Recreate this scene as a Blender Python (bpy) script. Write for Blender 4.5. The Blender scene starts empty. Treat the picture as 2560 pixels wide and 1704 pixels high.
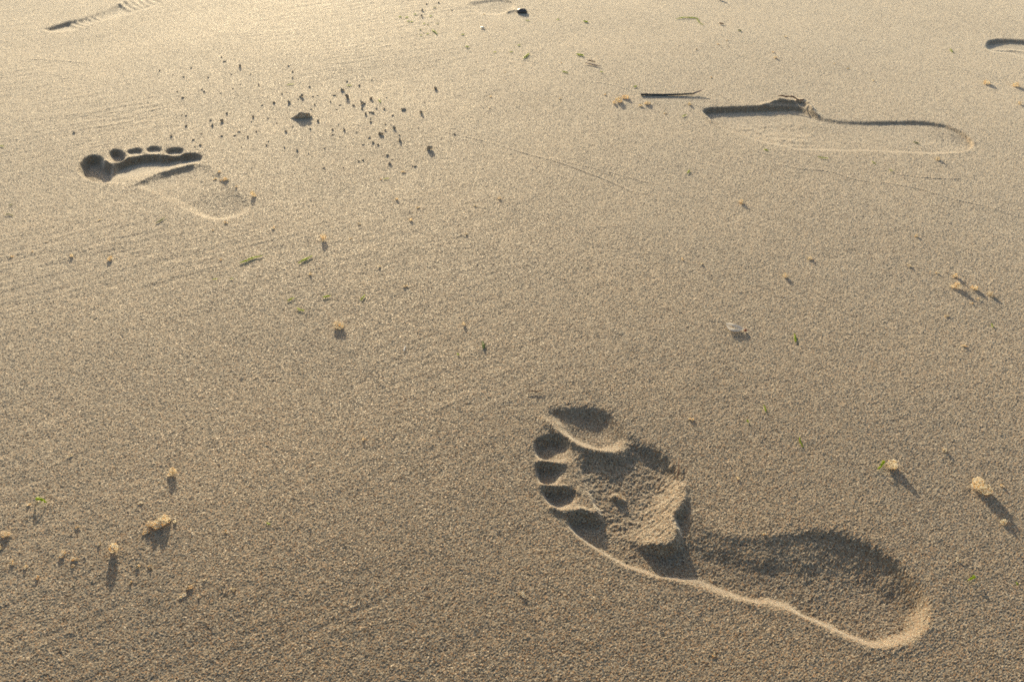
import bpy, math, random
import numpy as np
from mathutils import Vector, Matrix

rng = np.random.default_rng(7)
random.seed(7)
scene = bpy.context.scene
COL = scene.collection

# ------------------------------------------------------------------ camera
F, PITCH, CAM_H = 2075.0, math.radians(37.0), 0.40      # focal length in photo pixels (2560 wide), tilt, height in m
CP, SP = math.cos(PITCH), math.sin(PITCH)
def G(px, py):
    """point of the flat sand seen at a pixel of the 2560x1704 photograph"""
    u, v = (px - 1280.0) / F, (py - 852.0) / F
    k = CAM_H / (SP + v * CP)
    return np.array([u * k, (CP - v * SP) * k])
def px_per_m(py):
    return (SP + (py - 852.0) / F * CP) * F / CAM_H

cam_d = bpy.data.cameras.new('camera')
cam = bpy.data.objects.new('camera', cam_d); COL.objects.link(cam)
cam.location = (0, 0, CAM_H); cam.rotation_euler = (math.pi / 2 - PITCH, 0, 0)
cam_d.sensor_width = 36; cam_d.lens = F / 2560 * 36
cam_d.clip_start = 0.01; cam_d.clip_end = 2000
cam_d.dof.use_dof = True; cam_d.dof.focus_distance = 0.56; cam_d.dof.aperture_fstop = 24
scene.camera = cam

# ------------------------------------------------------------------ light
SUN_EL, SUN_AZ = math.radians(13.0), math.radians(-14.6)      # azimuth from +Y towards +X
w = bpy.data.worlds.new('World'); scene.world = w; w.use_nodes = True
nt = w.node_tree; bg = nt.nodes['Background']
sky = nt.nodes.new('ShaderNodeTexSky'); sky.sky_type = 'NISHITA'; sky.sun_disc = False
sky.sun_elevation = SUN_EL; sky.sun_rotation = SUN_AZ
sky.dust_density = 2.5; sky.ozone_density = .6
hs = nt.nodes.new('ShaderNodeHueSaturation'); hs.inputs['Saturation'].default_value = 1.0
nt.links.new(sky.outputs[0], hs.inputs['Color']); nt.links.new(hs.outputs[0], bg.inputs[0]); bg.inputs[1].default_value = 0.15
sd = bpy.data.lights.new('sun', 'SUN'); sd.energy = 4.6; sd.angle = math.radians(0.55); sd.color = (1.0, 0.82, 0.53)
so = bpy.data.objects.new('sun', sd); COL.objects.link(so)
sdir = Vector((math.sin(SUN_AZ) * math.cos(SUN_EL), math.cos(SUN_AZ) * math.cos(SUN_EL), math.sin(SUN_EL)))
so.rotation_euler = sdir.to_track_quat('Z', 'Y').to_euler(); so.location = (-0.5, 3, 2)
scene.view_settings.view_transform = 'Standard'; scene.view_settings.look = 'None'
scene.view_settings.exposure = 0.27; scene.view_settings.gamma = 1
scene.cycles.use_denoising = False
scene.cycles.sample_clamp_indirect = 2.0
scene.cycles.max_bounces = 4; scene.cycles.diffuse_bounces = 3

# ------------------------------------------------------------------ materials
def sand_material(name, gain=1.0, tilt=0.42, grain=0.00085, trans=0.0, hue=(1, 1, 1)):
    m = bpy.data.materials.new(name); m.use_nodes = True
    n = m.node_tree.nodes; l = m.node_tree.links
    b = n['Principled BSDF']
    geo = n.new('ShaderNodeNewGeometry')
    vo = n.new('ShaderNodeTexVoronoi'); vo.inputs['Scale'].default_value = 1 / grain
    l.new(geo.outputs['Position'], vo.inputs['Vector'])
    sep = n.new('ShaderNodeSeparateColor'); l.new(vo.outputs['Color'], sep.inputs[0])
    ra = n.new('ShaderNodeValToRGB'); l.new(sep.outputs[0], ra.inputs[0])
    e = ra.color_ramp; e.interpolation = 'CONSTANT'
    stops = [(0.0, (.09, .075, .06)), (0.10, (.30, .235, .165)), (0.30, (.38, .315, .235)), (0.47, (.38, .215, .09)),
             (0.60, (.33, .29, .245)), (0.74, (.48, .41, .31)), (0.88, (.26, .15, .07)), (0.955, (.66, .60, .50))]
    while len(e.elements) < len(stops): e.elements.new(0.5)
    for el, (p, c) in zip(e.elements, stops):
        el.position = p; el.color = (min(c[0] * gain * hue[0], .92), min(c[1] * gain * hue[1], .9), min(c[2] * gain * hue[2], .85), 1)
    # slow patches of slightly warmer and greyer sand
    no = n.new('ShaderNodeTexNoise'); no.inputs['Scale'].default_value = 9; no.inputs['Detail'].default_value = 5
    l.new(geo.outputs['Position'], no.inputs['Vector'])
    r2 = n.new('ShaderNodeValToRGB'); l.new(no.outputs[0], r2.inputs[0])
    r2.color_ramp.elements[0].position = .3; r2.color_ramp.elements[0].color = (.92, .93, .95, 1)
    r2.color_ramp.elements[1].position = .7; r2.color_ramp.elements[1].color = (1.06, 1.03, .98, 1)
    mx = n.new('ShaderNodeMix'); mx.data_type = 'RGBA'; mx.blend_type = 'MULTIPLY'; mx.inputs[0].default_value = 1
    l.new(ra.outputs[0], mx.inputs[6]); l.new(r2.outputs[0], mx.inputs[7]); l.new(mx.outputs[2], b.inputs['Base Color'])
    # every grain is a little facet of its own
    sub = n.new('ShaderNodeVectorMath'); sub.operation = 'SUBTRACT'; sub.inputs[1].default_value = (.5, .5, .5)
    l.new(vo.outputs['Color'], sub.inputs[0])
    sc = n.new('ShaderNodeVectorMath'); sc.operation = 'SCALE'; sc.inputs['Scale'].default_value = tilt
    l.new(sub.outputs[0], sc.inputs[0])
    ad = n.new('ShaderNodeVectorMath'); l.new(sc.outputs[0], ad.inputs[0]); l.new(geo.outputs['Normal'], ad.inputs[1])
    nm = n.new('ShaderNodeVectorMath'); nm.operation = 'NORMALIZE'; l.new(ad.outputs[0], nm.inputs[0])
    l.new(nm.outputs[0], b.inputs['Normal'])
    mr = n.new('ShaderNodeMapRange'); l.new(sep.outputs[2], mr.inputs[0])
    mr.inputs[1].default_value = .0; mr.inputs[2].default_value = .25; mr.inputs[3].default_value = .6; mr.inputs[4].default_value = .9
    l.new(mr.outputs[0], b.inputs['Roughness'])
    b.inputs['Specular IOR Level'].default_value = .75
    b.inputs['Sheen Weight'].default_value = .62; b.inputs['Sheen Roughness'].default_value = .5; b.inputs['Sheen Tint'].default_value = (1, .965, .88, 1)
    if trans:                                   # quartz grains let a good part of the low sun through
        tl = n.new('ShaderNodeBsdfTranslucent'); l.new(mx.outputs[2], tl.inputs[0])
        tp = n.new('ShaderNodeBsdfTransparent'); tp.inputs[0].default_value = (1, .94, .84, 1)
        m1 = n.new('ShaderNodeMixShader'); m1.inputs[0].default_value = .65; l.new(b.outputs[0], m1.inputs[1]); l.new(tl.outputs[0], m1.inputs[2])
        m2 = n.new('ShaderNodeMixShader'); m2.inputs[0].default_value = trans; l.new(m1.outputs[0], m2.inputs[1]); l.new(tp.outputs[0], m2.inputs[2])
        l.new(m2.outputs[0], n['Material Output'].inputs['Surface'])
    return m
def plain_material(name, col, rough=.6, spots=None, scale=900, subsurface=0, trans=0):
    m = bpy.data.materials.new(name); m.use_nodes = True
    n = m.node_tree.nodes; l = m.node_tree.links; b = n['Principled BSDF']
    no = n.new('ShaderNodeTexNoise'); no.inputs['Scale'].default_value = scale; no.inputs['Detail'].default_value = 3
    geo = n.new('ShaderNodeNewGeometry'); l.new(geo.outputs['Position'], no.inputs['Vector'])
    ra = n.new('ShaderNodeValToRGB'); l.new(no.outputs[0], ra.inputs[0])
    s = spots or tuple(c * .55 for c in col)
    ra.color_ramp.elements[0].position = .36; ra.color_ramp.elements[0].color = (*s, 1)
    ra.color_ramp.elements[1].position = .6; ra.color_ramp.elements[1].color = (*col, 1)
    l.new(ra.outputs[0], b.inputs['Base Color']); b.inputs['Roughness'].default_value = rough
    if trans:
        tr = n.new('ShaderNodeBsdfTranslucent'); l.new(ra.outputs[0], tr.inputs[0])
        mxs = n.new('ShaderNodeMixShader'); mxs.inputs[0].default_value = trans
        l.new(b.outputs[0], mxs.inputs[1]); l.new(tr.outputs[0], mxs.inputs[2])
        tp = n.new('ShaderNodeBsdfTransparent'); l.new(ra.outputs[0], tp.inputs[0])
        mx2 = n.new('ShaderNodeMixShader'); mx2.inputs[0].default_value = trans * .4
        l.new(mxs.outputs[0], mx2.inputs[1]); l.new(tp.outputs[0], mx2.inputs[2])
        l.new(mx2.outputs[0], n['Material Output'].inputs['Surface'])
    return m
M_SAND = sand_material('beach_sand', .55, hue=(1.09, .98, .81), grain=.00072)
M_CLUMP = sand_material('dry_clumped_sand', 2.4, .25, .0008, .27, (1, 1.16, 1.28))
M_CLUMP_SHADED = sand_material('shaded_clumped_sand', 1.0, .3, .0008)  # opaque, darker copy of the clump sand: backlit shade of far pellets as colour
M_GREEN = plain_material('fresh_green_weed', (.55, .66, .06), .45, (.36, .50, .03), trans=.65)
M_DARKGREEN = plain_material('dark_green_weed', (.16, .30, .04), .5, trans=.5)
M_REED = plain_material('dark_reed', (.05, .05, .05), .5, (.025, .025, .025), 300)
M_TWIG = plain_material('red_brown_twig', (.16, .065, .03), .6)
M_STRAW = plain_material('bleached_straw', (.42, .32, .27), .6, (.26, .15, .11))
M_WHITE = plain_material('papery_white', (.86, .83, .76), .5, (.74, .69, .62), 1500, trans=.4)
M_RED = plain_material('red_bead', (.35, .05, .025), .35)
M_SHELL = plain_material('white_shell', (.8, .78, .74), .35, (.65, .63, .58))
M_STONE = plain_material('dark_pebble', (.07, .068, .07), .45, (.04, .04, .045))

# ------------------------------------------------------------------ tagging
def tag(o, label=None, cat=None, group=None, kind=None):
    if label: o['label'] = label
    if cat: o['category'] = cat
    if group: o['group'] = group
    if kind: o['kind'] = kind
    return o

# ------------------------------------------------------------------ the sand as one height field
STEP = 0.68 / 1024
s_in = np.arange(-0.70, 0.7001, 2 * 0.617 * STEP)
s_all = np.concatenate([[-3000, -300, -40, -8, -3, -1.5, -1.0, -.85], s_in, [.85, 1.0, 1.5, 3, 8, 40, 300, 3000]])
v_in = np.arange(930.0, -925.0, -1704 * STEP * 1.502 * 1.0)
y_in = np.array([(CP - v / F * SP) * CAM_H / (SP + v / F * CP) for v in v_in])
y_all = np.concatenate([[-900, -90, -20, -5, -1.5, -.5, -.1, .05], y_in[y_in > .06], y_in[-1] * np.array([1.06, 1.15, 1.3, 1.6, 2.2, 4, 10, 40, 160, 900])])
R, C = len(y_all), len(s_all)
ZC = np.maximum(y_all * CP + CAM_H * SP, .25)
X = (s_all[None, :] * ZC[:, None]); Y = np.repeat(y_all[:, None], C, 1)
X = np.clip(X, -1500, 1500) if False else X
Xf, Yf = X.ravel(), Y.ravel()
Z = np.zeros(R * C)                 # metres; prints are carved into this
ROUGH = np.ones(R * C)              # how loose the sand surface is
REG = np.zeros(R * C, np.int32)     # which part of which print a vertex belongs to
infine = ((np.abs(s_all)[None, :] < .72) & (y_all[:, None] > .08) & (y_all[:, None] < y_in[-1] * 1.01)).ravel()

def vnoise(x, y, seed):
    xi, yi = np.floor(x).astype(np.int64), np.floor(y).astype(np.int64)
    fx, fy = x - xi, y - yi
    fx, fy = fx * fx * (3 - 2 * fx), fy * fy * (3 - 2 * fy)
    def h(a, b):
        k = (a * 374761393 + b * 668265263 + seed * 974711) & 0x7fffffff
        k = ((k ^ (k >> 13)) * 1274126177) & 0x7fffffff
        return ((k ^ (k >> 16)) & 0xffff) / 65535.0 - .5
    return (h(xi, yi) * (1 - fx) + h(xi + 1, yi) * fx) * (1 - fy) + (h(xi, yi + 1) * (1 - fx) + h(xi + 1, yi + 1) * fx) * fy
def fbm(x, y, seed, octv=3):
    t = 0; a = 1
    for k in range(octv):
        t = t + a * vnoise(x * 2 ** k, y * 2 ** k, seed + k); a *= .5
    return t
def blur(a, n=1):
    for _ in range(n):
        a = (np.roll(a, 1, 0) + 2 * a + np.roll(a, -1, 0)) / 4
        a = (np.roll(a, 1, 1) + 2 * a + np.roll(a, -1, 1)) / 4
    return a
def norm(a): return a / a.std()
def smooth(t):
    t = np.clip(t, 0, 1); return t * t * (3 - 2 * t)

def zmap(x0, y0, s):       # reads points measured in an enlarged crop of the photograph
    return lambda pts: np.array([G(x0 + p[0] / s, y0 + p[1] / s) for p in pts])
def spline(P, closed=True, per=7):
    P = np.asarray(P); n = len(P); out = []
    for i in range(n if closed else n - 1):
        if closed: a, b, c, d = P[(i - 1) % n], P[i], P[(i + 1) % n], P[(i + 2) % n]
        else: a, b, c, d = P[max(i - 1, 0)], P[i], P[i + 1], P[min(i + 2, n - 1)]
        for t in np.arange(per) / per:
            out.append(.5 * (2 * b + (c - a) * t + (2 * a - 5 * b + 4 * c - d) * t * t + (3 * b - a - 3 * c + d) * t ** 3))
    if not closed: out.append(P[-1])
    return np.array(out)
def near(P, margin):
    lo, hi = P.min(0) - margin, P.max(0) + margin
    return np.nonzero((Xf > lo[0]) & (Xf < hi[0]) & (Yf > lo[1]) & (Yf < hi[1]))[0]
def sdf(P, idx, closed=True):
    """signed distance (positive inside) to a closed outline; for a line: distance, side, and place along it"""
    x, y = Xf[idx], Yf[idx]
    best = np.full(len(idx), 1e9); ins = np.zeros(len(idx), bool); side = np.ones(len(idx)); along = np.zeros(len(idx))
    n = len(P); m = n if closed else n - 1
    for i in range(m):
        a, b = P[i], P[(i + 1) % n]; d = b - a; L = d @ d + 1e-12
        t = np.clip(((x - a[0]) * d[0] + (y - a[1]) * d[1]) / L, 0, 1)
        ex, ey = x - a[0] - t * d[0], y - a[1] - t * d[1]
        q = ex * ex + ey * ey; k = q < best
        best[k] = q[k]
        if closed:
            if a[1] != b[1]:
                c = ((a[1] > y) != (b[1] > y)) & (x < (b[0] - a[0]) * (y - a[1]) / (b[1] - a[1]) + a[0])
                ins ^= c
        else:
            side[k] = np.sign(d[0] * ey - d[1] * ex)[k]; along[k] = ((i + t) / m)[k]
    dist = np.sqrt(best)
    return np.where(ins, dist, -dist) if closed else (dist, side, along)
def shepard(ctrl, idx, p=2.6):
    x, y = Xf[idx], Yf[idx]; tot = 0; acc = 0; acw = 0
    for (q, val, wd) in ctrl:
        wt = 1 / (((x - q[0]) ** 2 + (y - q[1]) ** 2) + 1e-5) ** (p / 2)
        tot = tot + wt; acc = acc + wt * val; acw = acw + wt * wd
    return acc / tot, acw / tot
def rbf(ctrl, idx):
    P = np.array([c[0] for c in ctrl]) * 20; v = np.array([c[1] for c in ctrl]); n = len(P)
    ph = lambda r: np.sqrt(r * r + .0004)
    A = np.zeros((n + 1, n + 1)); A[:n, :n] = ph(np.linalg.norm(P[:, None] - P[None], axis=2)); A[:n, n] = 1; A[n, :n] = 1
    c = np.linalg.solve(A, np.append(v, 0)); x, y = Xf[idx] * 20, Yf[idx] * 20; out = np.full(len(idx), c[n])
    for i in range(n): out += c[i] * ph(np.hypot(x - P[i, 0], y - P[i, 1]))
    return np.clip(out, v.min() * 1.1 - .0005, v.max() * 1.1 + .0005)
def pit(zm, outline, ctrl, region=0, grow=.003, rag=.0007, rough=None, ragscale=150, soft=0.0):
    """press a hollow: ctrl = (x, y, height in mm, wall width in mm)"""
    P = spline(zm(outline)); idx = near(P, .03)
    d = sdf(P, idx)
    d = d + rag * fbm(Xf[idx] * ragscale, Yf[idx] * ragscale, 11, 2) * 1.6
    cp = zm([c[:2] for c in ctrl])
    fl, wd = shepard([(cp[i], c[2] / 1000, c[3] / 1000) for i, c in enumerate(ctrl)], idx)
    wd = wd * np.clip(1 + np.clip(.011 - wd, 0, .006) * 70 * fbm(Xf[idx] * 75, Yf[idx] * 75, 91, 2), .6, 1.6)
    fl = rbf([(cp[i], c[2] / 1000) for i, c in enumerate(ctrl)], idx)
    t = np.clip(d / wd, 0, 1)
    bowl = 1 - (1 - t) ** 2.2                      # wide walls hollow out like a bowl, narrow ones are plain steps
    mix = np.clip((wd - .008) / .012, 0, 1)
    W = smooth(t) * (1 - mix) + (bowl * smooth(d / .010)) * mix
    Z[idx] = Z[idx] * (1 - W) + fl * W
    ROUGH[idx] += .7 * np.clip(1 - np.abs(d) / .009, 0, 1) * np.clip(.5 + 2 * fbm(Xf[idx] * 40, Yf[idx] * 40, 63, 2), 0, 1.3)
    if rough: ROUGH[idx] += (rough - 1) * smooth(d / .006)
    if region: REG[idx[d > -grow]] = region
def ridge(zm, pts, hmm, wl, wr, taper=.12, rag=.3):
    """a raised (or, with negative height, sunken) line; wl / wr = half widths in mm left and right of its course"""
    P = spline(zm(pts), False); idx = near(P, max(wl, wr) / 1000 * 2 + .002)
    d, s, al = sdf(P, idx, False)
    ww = np.where(s > 0, wl, wr) / 1000
    e = np.clip(np.minimum(al, 1 - al) / taper, 0, 1) if taper else 1
    var = 1 + rag * 2 * fbm(Xf[idx] * 160, Yf[idx] * 160, 5, 2)
    Z[idx] += hmm / 1000 * np.clip(1 - d / ww, 0, 1) ** 1.3 * e * np.clip(var, 0, 2)

Zf = zmap(0, 0, 1)
# ---- region numbers: 1x near print, 2x left print, 3x shoe print right, 4x shoe print top left, 5x print top right, 6x faint print top
# ---- near bare footprint
z1 = zmap(1280, 980, 2.1036)
pit(z1, [(560, 640), (700, 600), (860, 600), (935, 600), (1010, 680), (1150, 735), (1300, 738), (1450, 720), (1600, 700), (1750, 718), (1900, 780), (2030, 858), (2130, 955),
         (2205, 1060), (2225, 1150), (2190, 1247), (2085, 1326), (1950, 1346), (1800, 1314), (1650, 1244), (1500, 1174), (1300, 1114), (1150, 1083),
         (1000, 1034), (850, 988), (720, 962), (600, 922), (500, 864), (400, 803), (320, 740), (330, 680), (440, 650)],
    [(980, 760, -2.4, 38), (900, 860, -4, 4), (780, 900, -4.5, 3.5), (1100, 800, -3, 45), (1100, 950, -4.6, 6), (1250, 1040, -5, 6), (1300, 850, -3.4, 54), (1400, 1000, -5, 7),
     (1560, 1130, -6, 7), (1550, 850, -4.6, 52), (1700, 960, -6, 48), (1700, 800, -5.2, 48), (1850, 900, -7, 44), (1980, 980, -7.6, 38), (2080, 1040, -7.8, 30), (2000, 1120, -7.4, 16),
     (1900, 1240, -6.4, 8), (2080, 1220, -7, 9), (2140, 1130, -7.4, 14), (1760, 1180, -6.4, 7), (600, 880, -4.6, 5), (480, 800, -4.6, 5), (380, 740, -5.5, 5)],
    17, rough=1.5)
pit(z1, [(600, 238), (700, 258), (800, 306), (868, 366), (912, 440), (930, 520), (938, 570), (920, 625), (890, 660), (882, 700), (902, 750), (896, 800), (858, 842),
         (790, 850), (720, 832), (640, 790), (540, 770), (460, 740), (440, 640), (400, 560), (340, 480), (325, 390), (360, 330), (450, 325), (545, 320)],
    [(690, 300, -3.4, 16), (800, 370, -5, 15), (850, 420, -4, 9), (620, 320, -3, 14), (480, 380, -2.6, 14), (420, 450, -3.4, 12), (560, 470, -4.2, 10), (700, 450, -4.6, 10), (600, 580, -4.8, 8),
     (500, 600, -4.2, 5), (560, 660, -4.8, 5), (480, 700, -5, 3), (620, 740, -4, 3), (700, 600, -5, 4), (780, 520, -5, 4), (820, 480, -4, 4), (820, 580, -1.2, 2.5), (790, 680, -.6, 2.5), (890, 500, 1, 2),
     (920, 570, 2.8, 4), (890, 640, 3.4, 3.5), (870, 710, 3.6, 3.5), (880, 790, 4.2, 4), (800, 830, 3.2, 4), (720, 810, 1.6, 2), (700, 720, -3, 3), (640, 780, -2.6, 4), (540, 755, -4.4, 6)],
    16, rough=2.6, rag=.0014, ragscale=130)
pit(z1, [(175, 112), (250, 82), (350, 70), (450, 78), (545, 118), (600, 190), (625, 255), (560, 312), (450, 305), (350, 280), (270, 224), (215, 165)],
    [(420, 125, -4.2, 18), (300, 125, -3, 14), (520, 170, -4.4, 22), (450, 200, -5.4, 16), (350, 210, -4.6, 5), (450, 270, -4.6, 5), (540, 270, -3.4, 9), (240, 140, -2.2, 6)], 11)
pit(z1, [(116, 275), (165, 243), (240, 232), (290, 260), (335, 320), (330, 362), (250, 370), (160, 360), (120, 335)],
    [(170, 290, -4.6, 3), (240, 275, -5, 3), (190, 335, -4.4, 3), (300, 330, -.8, 5)], 12, grow=.002)
pit(z1, [(118, 388), (180, 382), (255, 390), (300, 425), (255, 470), (200, 490), (150, 480), (122, 430)],
    [(170, 408, -4.4, 3), (220, 415, -3.6, 3), (185, 460, -3.6, 3), (280, 430, -.4, 6)], 13, grow=.002)
pit(z1, [(168, 512), (250, 508), (330, 522), (362, 562), (322, 602), (240, 612), (190, 590), (165, 550)],
    [(220, 538, -4.2, 3), (285, 540, -3.8, 3), (245, 585, -3.6, 3), (330, 570, -1.4, 5)], 14, grow=.002)
pit(z1, [(290, 690), (310, 652), (380, 638), (440, 662), (470, 740), (462, 790), (400, 798), (330, 748)],
    [(350, 680, -4.8, 4), (410, 685, -4.6, 4), (380, 740, -4.6, 4), (430, 760, -4.4, 8)], 15, grow=.002)
ridge(z1, [(140, 128), (250, 226), (340, 288), (450, 318), (550, 330)], 2.0, 4.0, 4.4)
ridge(z1, [(128, 366), (200, 376), (290, 386)], 1.9, 3.2, 3.6)
ridge(z1, [(140, 486), (200, 501), (300, 503)], 2.2, 3.2, 3.6)
ridge(z1, [(195, 600), (260, 632), (370, 622), (445, 655)], 2.2, 3.4, 3.8)
ridge(z1, [(445, 655), (435, 590), (380, 530)], .9, 5, 5)
ridge(z1, [(265, 240), (300, 250), (330, 285)], 1.0, 3.5, 3.5)
ridge(z1, [(300, 730), (400, 808), (500, 870), (600, 928), (720, 968), (850, 994), (1000, 1040), (1150, 1089), (1300, 1120), (1500, 1180), (1650, 1250), (1800, 1320), (1950, 1352), (2090, 1330), (2195, 1252), (2230, 1150)], .3, 4, 7, .05)
ridge(z1, [(530, 525), (560, 548), (600, 560)], 4.0, 3, 3)

# ---- left bare footprint
z2 = zmap(150, 320, 3.927)
pit(z2, [(690, 560), (900, 480), (1310, 365), (1390, 318), (1520, 408), (1640, 500), (1760, 600), (1875, 690), (1905, 760), (1845, 832), (1700, 888), (1550, 904), (1400, 884), (1280, 840), (1120, 760), (960, 680), (800, 600)],
    [(1000, 520, -1.4, 8), (1250, 420, -1.6, 6), (1400, 360, -.9, 10), (1150, 520, -1.6, 8), (1350, 500, -1.2, 6), (1520, 460, -.8, 10), (1500, 620, -1.2, 12), (1700, 600, -.9, 16), (1650, 760, -2.3, 26), (1500, 800, -2.6, 16),
     (1780, 720, -1.9, 20), (1300, 760, -1.6, 16), (1000, 620, -.6, 14), (1550, 850, -2.8, 9), (1400, 840, -2.2, 10), (1700, 840, -2.5, 10)], 27, rag=.0014)
pit(z2, [(510, 365), (640, 298), (750, 268), (850, 258), (950, 252), (1010, 262), (1100, 258), (1190, 245), (1290, 240), (1385, 262), (1400, 310), (1330, 362), (1200, 395), (1080, 428), (950, 458), (850, 500), (780, 535), (700, 558), (580, 532), (450, 512)],
    [(620, 380, -6, 6), (800, 335, -5.5, 5), (950, 320, -6, 4), (1100, 318, -6, 4), (1250, 285, -6, 5), (1330, 290, -4, 4), (700, 410, -3.6, 5), (900, 378, -3.4, 4), (1050, 358, -3.2, 3), (1200, 330, -2.5, 3), (600, 470, -1.6, 5), (780, 480, -.2, 2.5), (900, 455, .6, 2), (1020, 422, 1.2, 2), (1150, 394, 1.6, 2), (1280, 358, 1.4, 2), (700, 540, .2, 2)],
    26, rag=.0016, rough=1.3)
pit(z2, [(165, 390), (198, 320), (260, 268), (340, 252), (412, 274), (455, 325), (525, 355), (535, 420), (505, 480), (440, 514), (340, 506), (260, 486), (198, 455)],
    [(300, 310, -8.5, 6), (380, 340, -9, 6), (260, 400, -9, 6), (350, 430, -9.5, 6), (460, 410, -7.5, 7), (400, 490, -6.5, 5)], 21)
pit(z2, [(468, 238), (510, 206), (580, 203), (635, 235), (648, 278), (600, 308), (540, 320), (488, 298)],
    [(550, 235, -6, 5), (590, 260, -5.5, 5), (550, 295, -5, 4)], 22, grow=.002)
pit(z2, [(640, 222), (720, 192), (790, 192), (828, 225), (785, 255), (690, 262)], [(720, 208, -3.4, 4), (770, 212, -3.2, 4), (730, 245, -1.6, 8)], 23, grow=.002)
pit(z2, [(826, 204), (900, 176), (975, 178), (1018, 210), (965, 245), (865, 240)], [(900, 194, -3.2, 4), (960, 198, -3.0, 4), (920, 230, -1.4, 8)], 24, grow=.002)
pit(z2, [(1018, 240), (1050, 203), (1130, 186), (1210, 200), (1225, 235), (1170, 268), (1080, 270)], [(1090, 208, -4, 4), (1160, 206, -4, 4), (1120, 250, -1.8, 8)], 25, grow=.002)
ridge(z2, [(440, 300), (470, 330), (500, 345)], 2.5, 2.5, 3)
ridge(z2, [(500, 330), (560, 330), (640, 300), (690, 272)], 2.0, 3, 3)
ridge(z2, [(660, 285), (760, 275), (860, 270), (960, 275), (1010, 245)], .5, 3, 3)
ridge(z2, [(1010, 280), (1080, 285), (1160, 280), (1190, 255)], 1.3, 2.2, 2.4)
ridge(z2, [(1440, 335), (1560, 425), (1680, 520), (1800, 630)], .3, 4, 4)

# ---- shoe print on the right
z3 = zmap(1680, 200, 2.677)
pit(z3, [(203, 205), (250, 184), (400, 177), (550, 173), (700, 170), (850, 178), (930, 213), (1000, 250), (1100, 269), (1200, 277), (1400, 278), (1600, 276), (1750, 288), (1850, 308), (1935, 345), (1995, 388), (2025, 435), (1985, 470), (1880, 486),
         (1700, 494), (1500, 482), (1300, 474), (1100, 472), (950, 468), (840, 462), (700, 432), (590, 405), (450, 356), (380, 331), (300, 296), (250, 250)],
    [(300, 220, -5.4, 5), (450, 215, -5.6, 4), (650, 215, -5.2, 4), (820, 220, -4.2, 4), (930, 255, -1.8, 5), (420, 300, -4, 3), (620, 330, -4, 3), (800, 330, -3.6, 4), (700, 400, -1.8, 4), (1000, 310, -1.3, 5), (1000, 420, -1.2, 6), (1200, 305, -1.6, 4),
     (1450, 305, -2.2, 4), (1700, 305, -2.4, 4), (1870, 345, -2.0, 5), (1300, 400, -1.4, 5), (1600, 400, -1.6, 5), (1600, 460, -1.2, 6), (1850, 420, -3, 4), (1950, 420, -3.4, 3), (1850, 465, -1.8, 4), (320, 280, -5, 3)],
    31, rag=.001, rough=1.15)
REG[(REG == 31) & (Xf > 0)] = 31
for i in range(7):
    for j in range(15):
        cx, cy = 470 + j * 32 + (i % 2) * 16 + random.uniform(-14, 14), 285 + i * 25 + random.uniform(-11, 11)
        if cy > 250 + (cx - 250) * .38 or (cy < 262): continue
        q = z3([(cx, cy)])[0]; idx = near(np.array([q]), .009)
        r2 = (Xf[idx] - q[0]) ** 2 + ((Yf[idx] - q[1]) * .8) ** 2
        Z[idx] += random.uniform(.0002, .0009) * np.exp(-r2 / .0028 ** 2)
for j in range(9):
    a = 1660 + j * 40
    ridge(z3, [(a, 478), (a + 35, 430), (a + 90, 405)], .3, 4, 4, .3, .9)
ridge(z3, [(575, 170), (650, 152), (720, 140), (800, 148), (870, 140), (915, 170), (950, 215), (1000, 246)], 3.5, 6, 8, .2, .6)
ridge(z3, [(700, 135), (780, 142), (880, 130)], 2.0, 6, 9, .2, .8)
ridge(z3, [(195, 210), (250, 262), (330, 318)], 1.2, 4, 4)

# ---- shoe print in the upper left corner, cut off by the frame
z4 = zmap(0, 0, 3.681)
pit(z4, [(400, 266), (560, 212), (700, 176), (800, 148), (1000, 80), (1120, 25), (1230, -30), (1380, -70), (1540, -60), (1540, -20), (1470, 45), (1320, 98), (1120, 152), (920, 205), (760, 258), (580, 290), (440, 292)],
    [(480, 255, -4, 9), (620, 215, -5, 10), (740, 180, -3.5, 18), (560, 275, -2, 20), (740, 225, -2.4, 24), (860, 150, -2.6, 40), (1000, 140, -2, 40), (1200, 50, -3, 30), (1350, 30, -3, 30), (1400, -30, -3, 30)], 41, rag=.0015)
for k, (a, b) in enumerate([((1095, 35), (1215, 103)), ((1150, 10), (1265, 86)), ((1215, 0), (1320, 74)), ((1270, -12), (1375, 58)), ((1325, -25), (1425, 42)), ((1380, -40), (1475, 20))]):
    ridge(z4, [a, ((a[0] + b[0]) / 2, (a[1] + b[1]) / 2 + 3), b], 2.6, 11, 6, .1)
for k in range(5):
    ridge(z4, [(640 + k * 55, 205 - k * 14), (700 + k * 50, 232 - k * 15), (755 + k * 50, 256 - k * 17)], 2.2 - k * .25, 6, 5)

# ---- print cut off by the right edge
z5 = zmap(1920, 0, 3.681)
pit(z5, [(2000, 418), (2020, 376), (2080, 358), (2200, 353), (2330, 362), (2500, 375), (2700, 420), (2780, 500), (2650, 560), (2450, 545), (2330, 510), (2200, 475), (2060, 465)],
    [(2080, 385, -5, 5), (2250, 380, -4, 5), (2400, 395, -4, 8), (2150, 430, -4, 6), (2100, 455, -2, 5), (2300, 470, -3, 8), (2600, 480, -5, 12)], 51)
ridge(z5, [(2040, 448), (2150, 444), (2250, 440), (2356, 450), (2480, 470)], 2.5, 8, 5)

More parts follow.
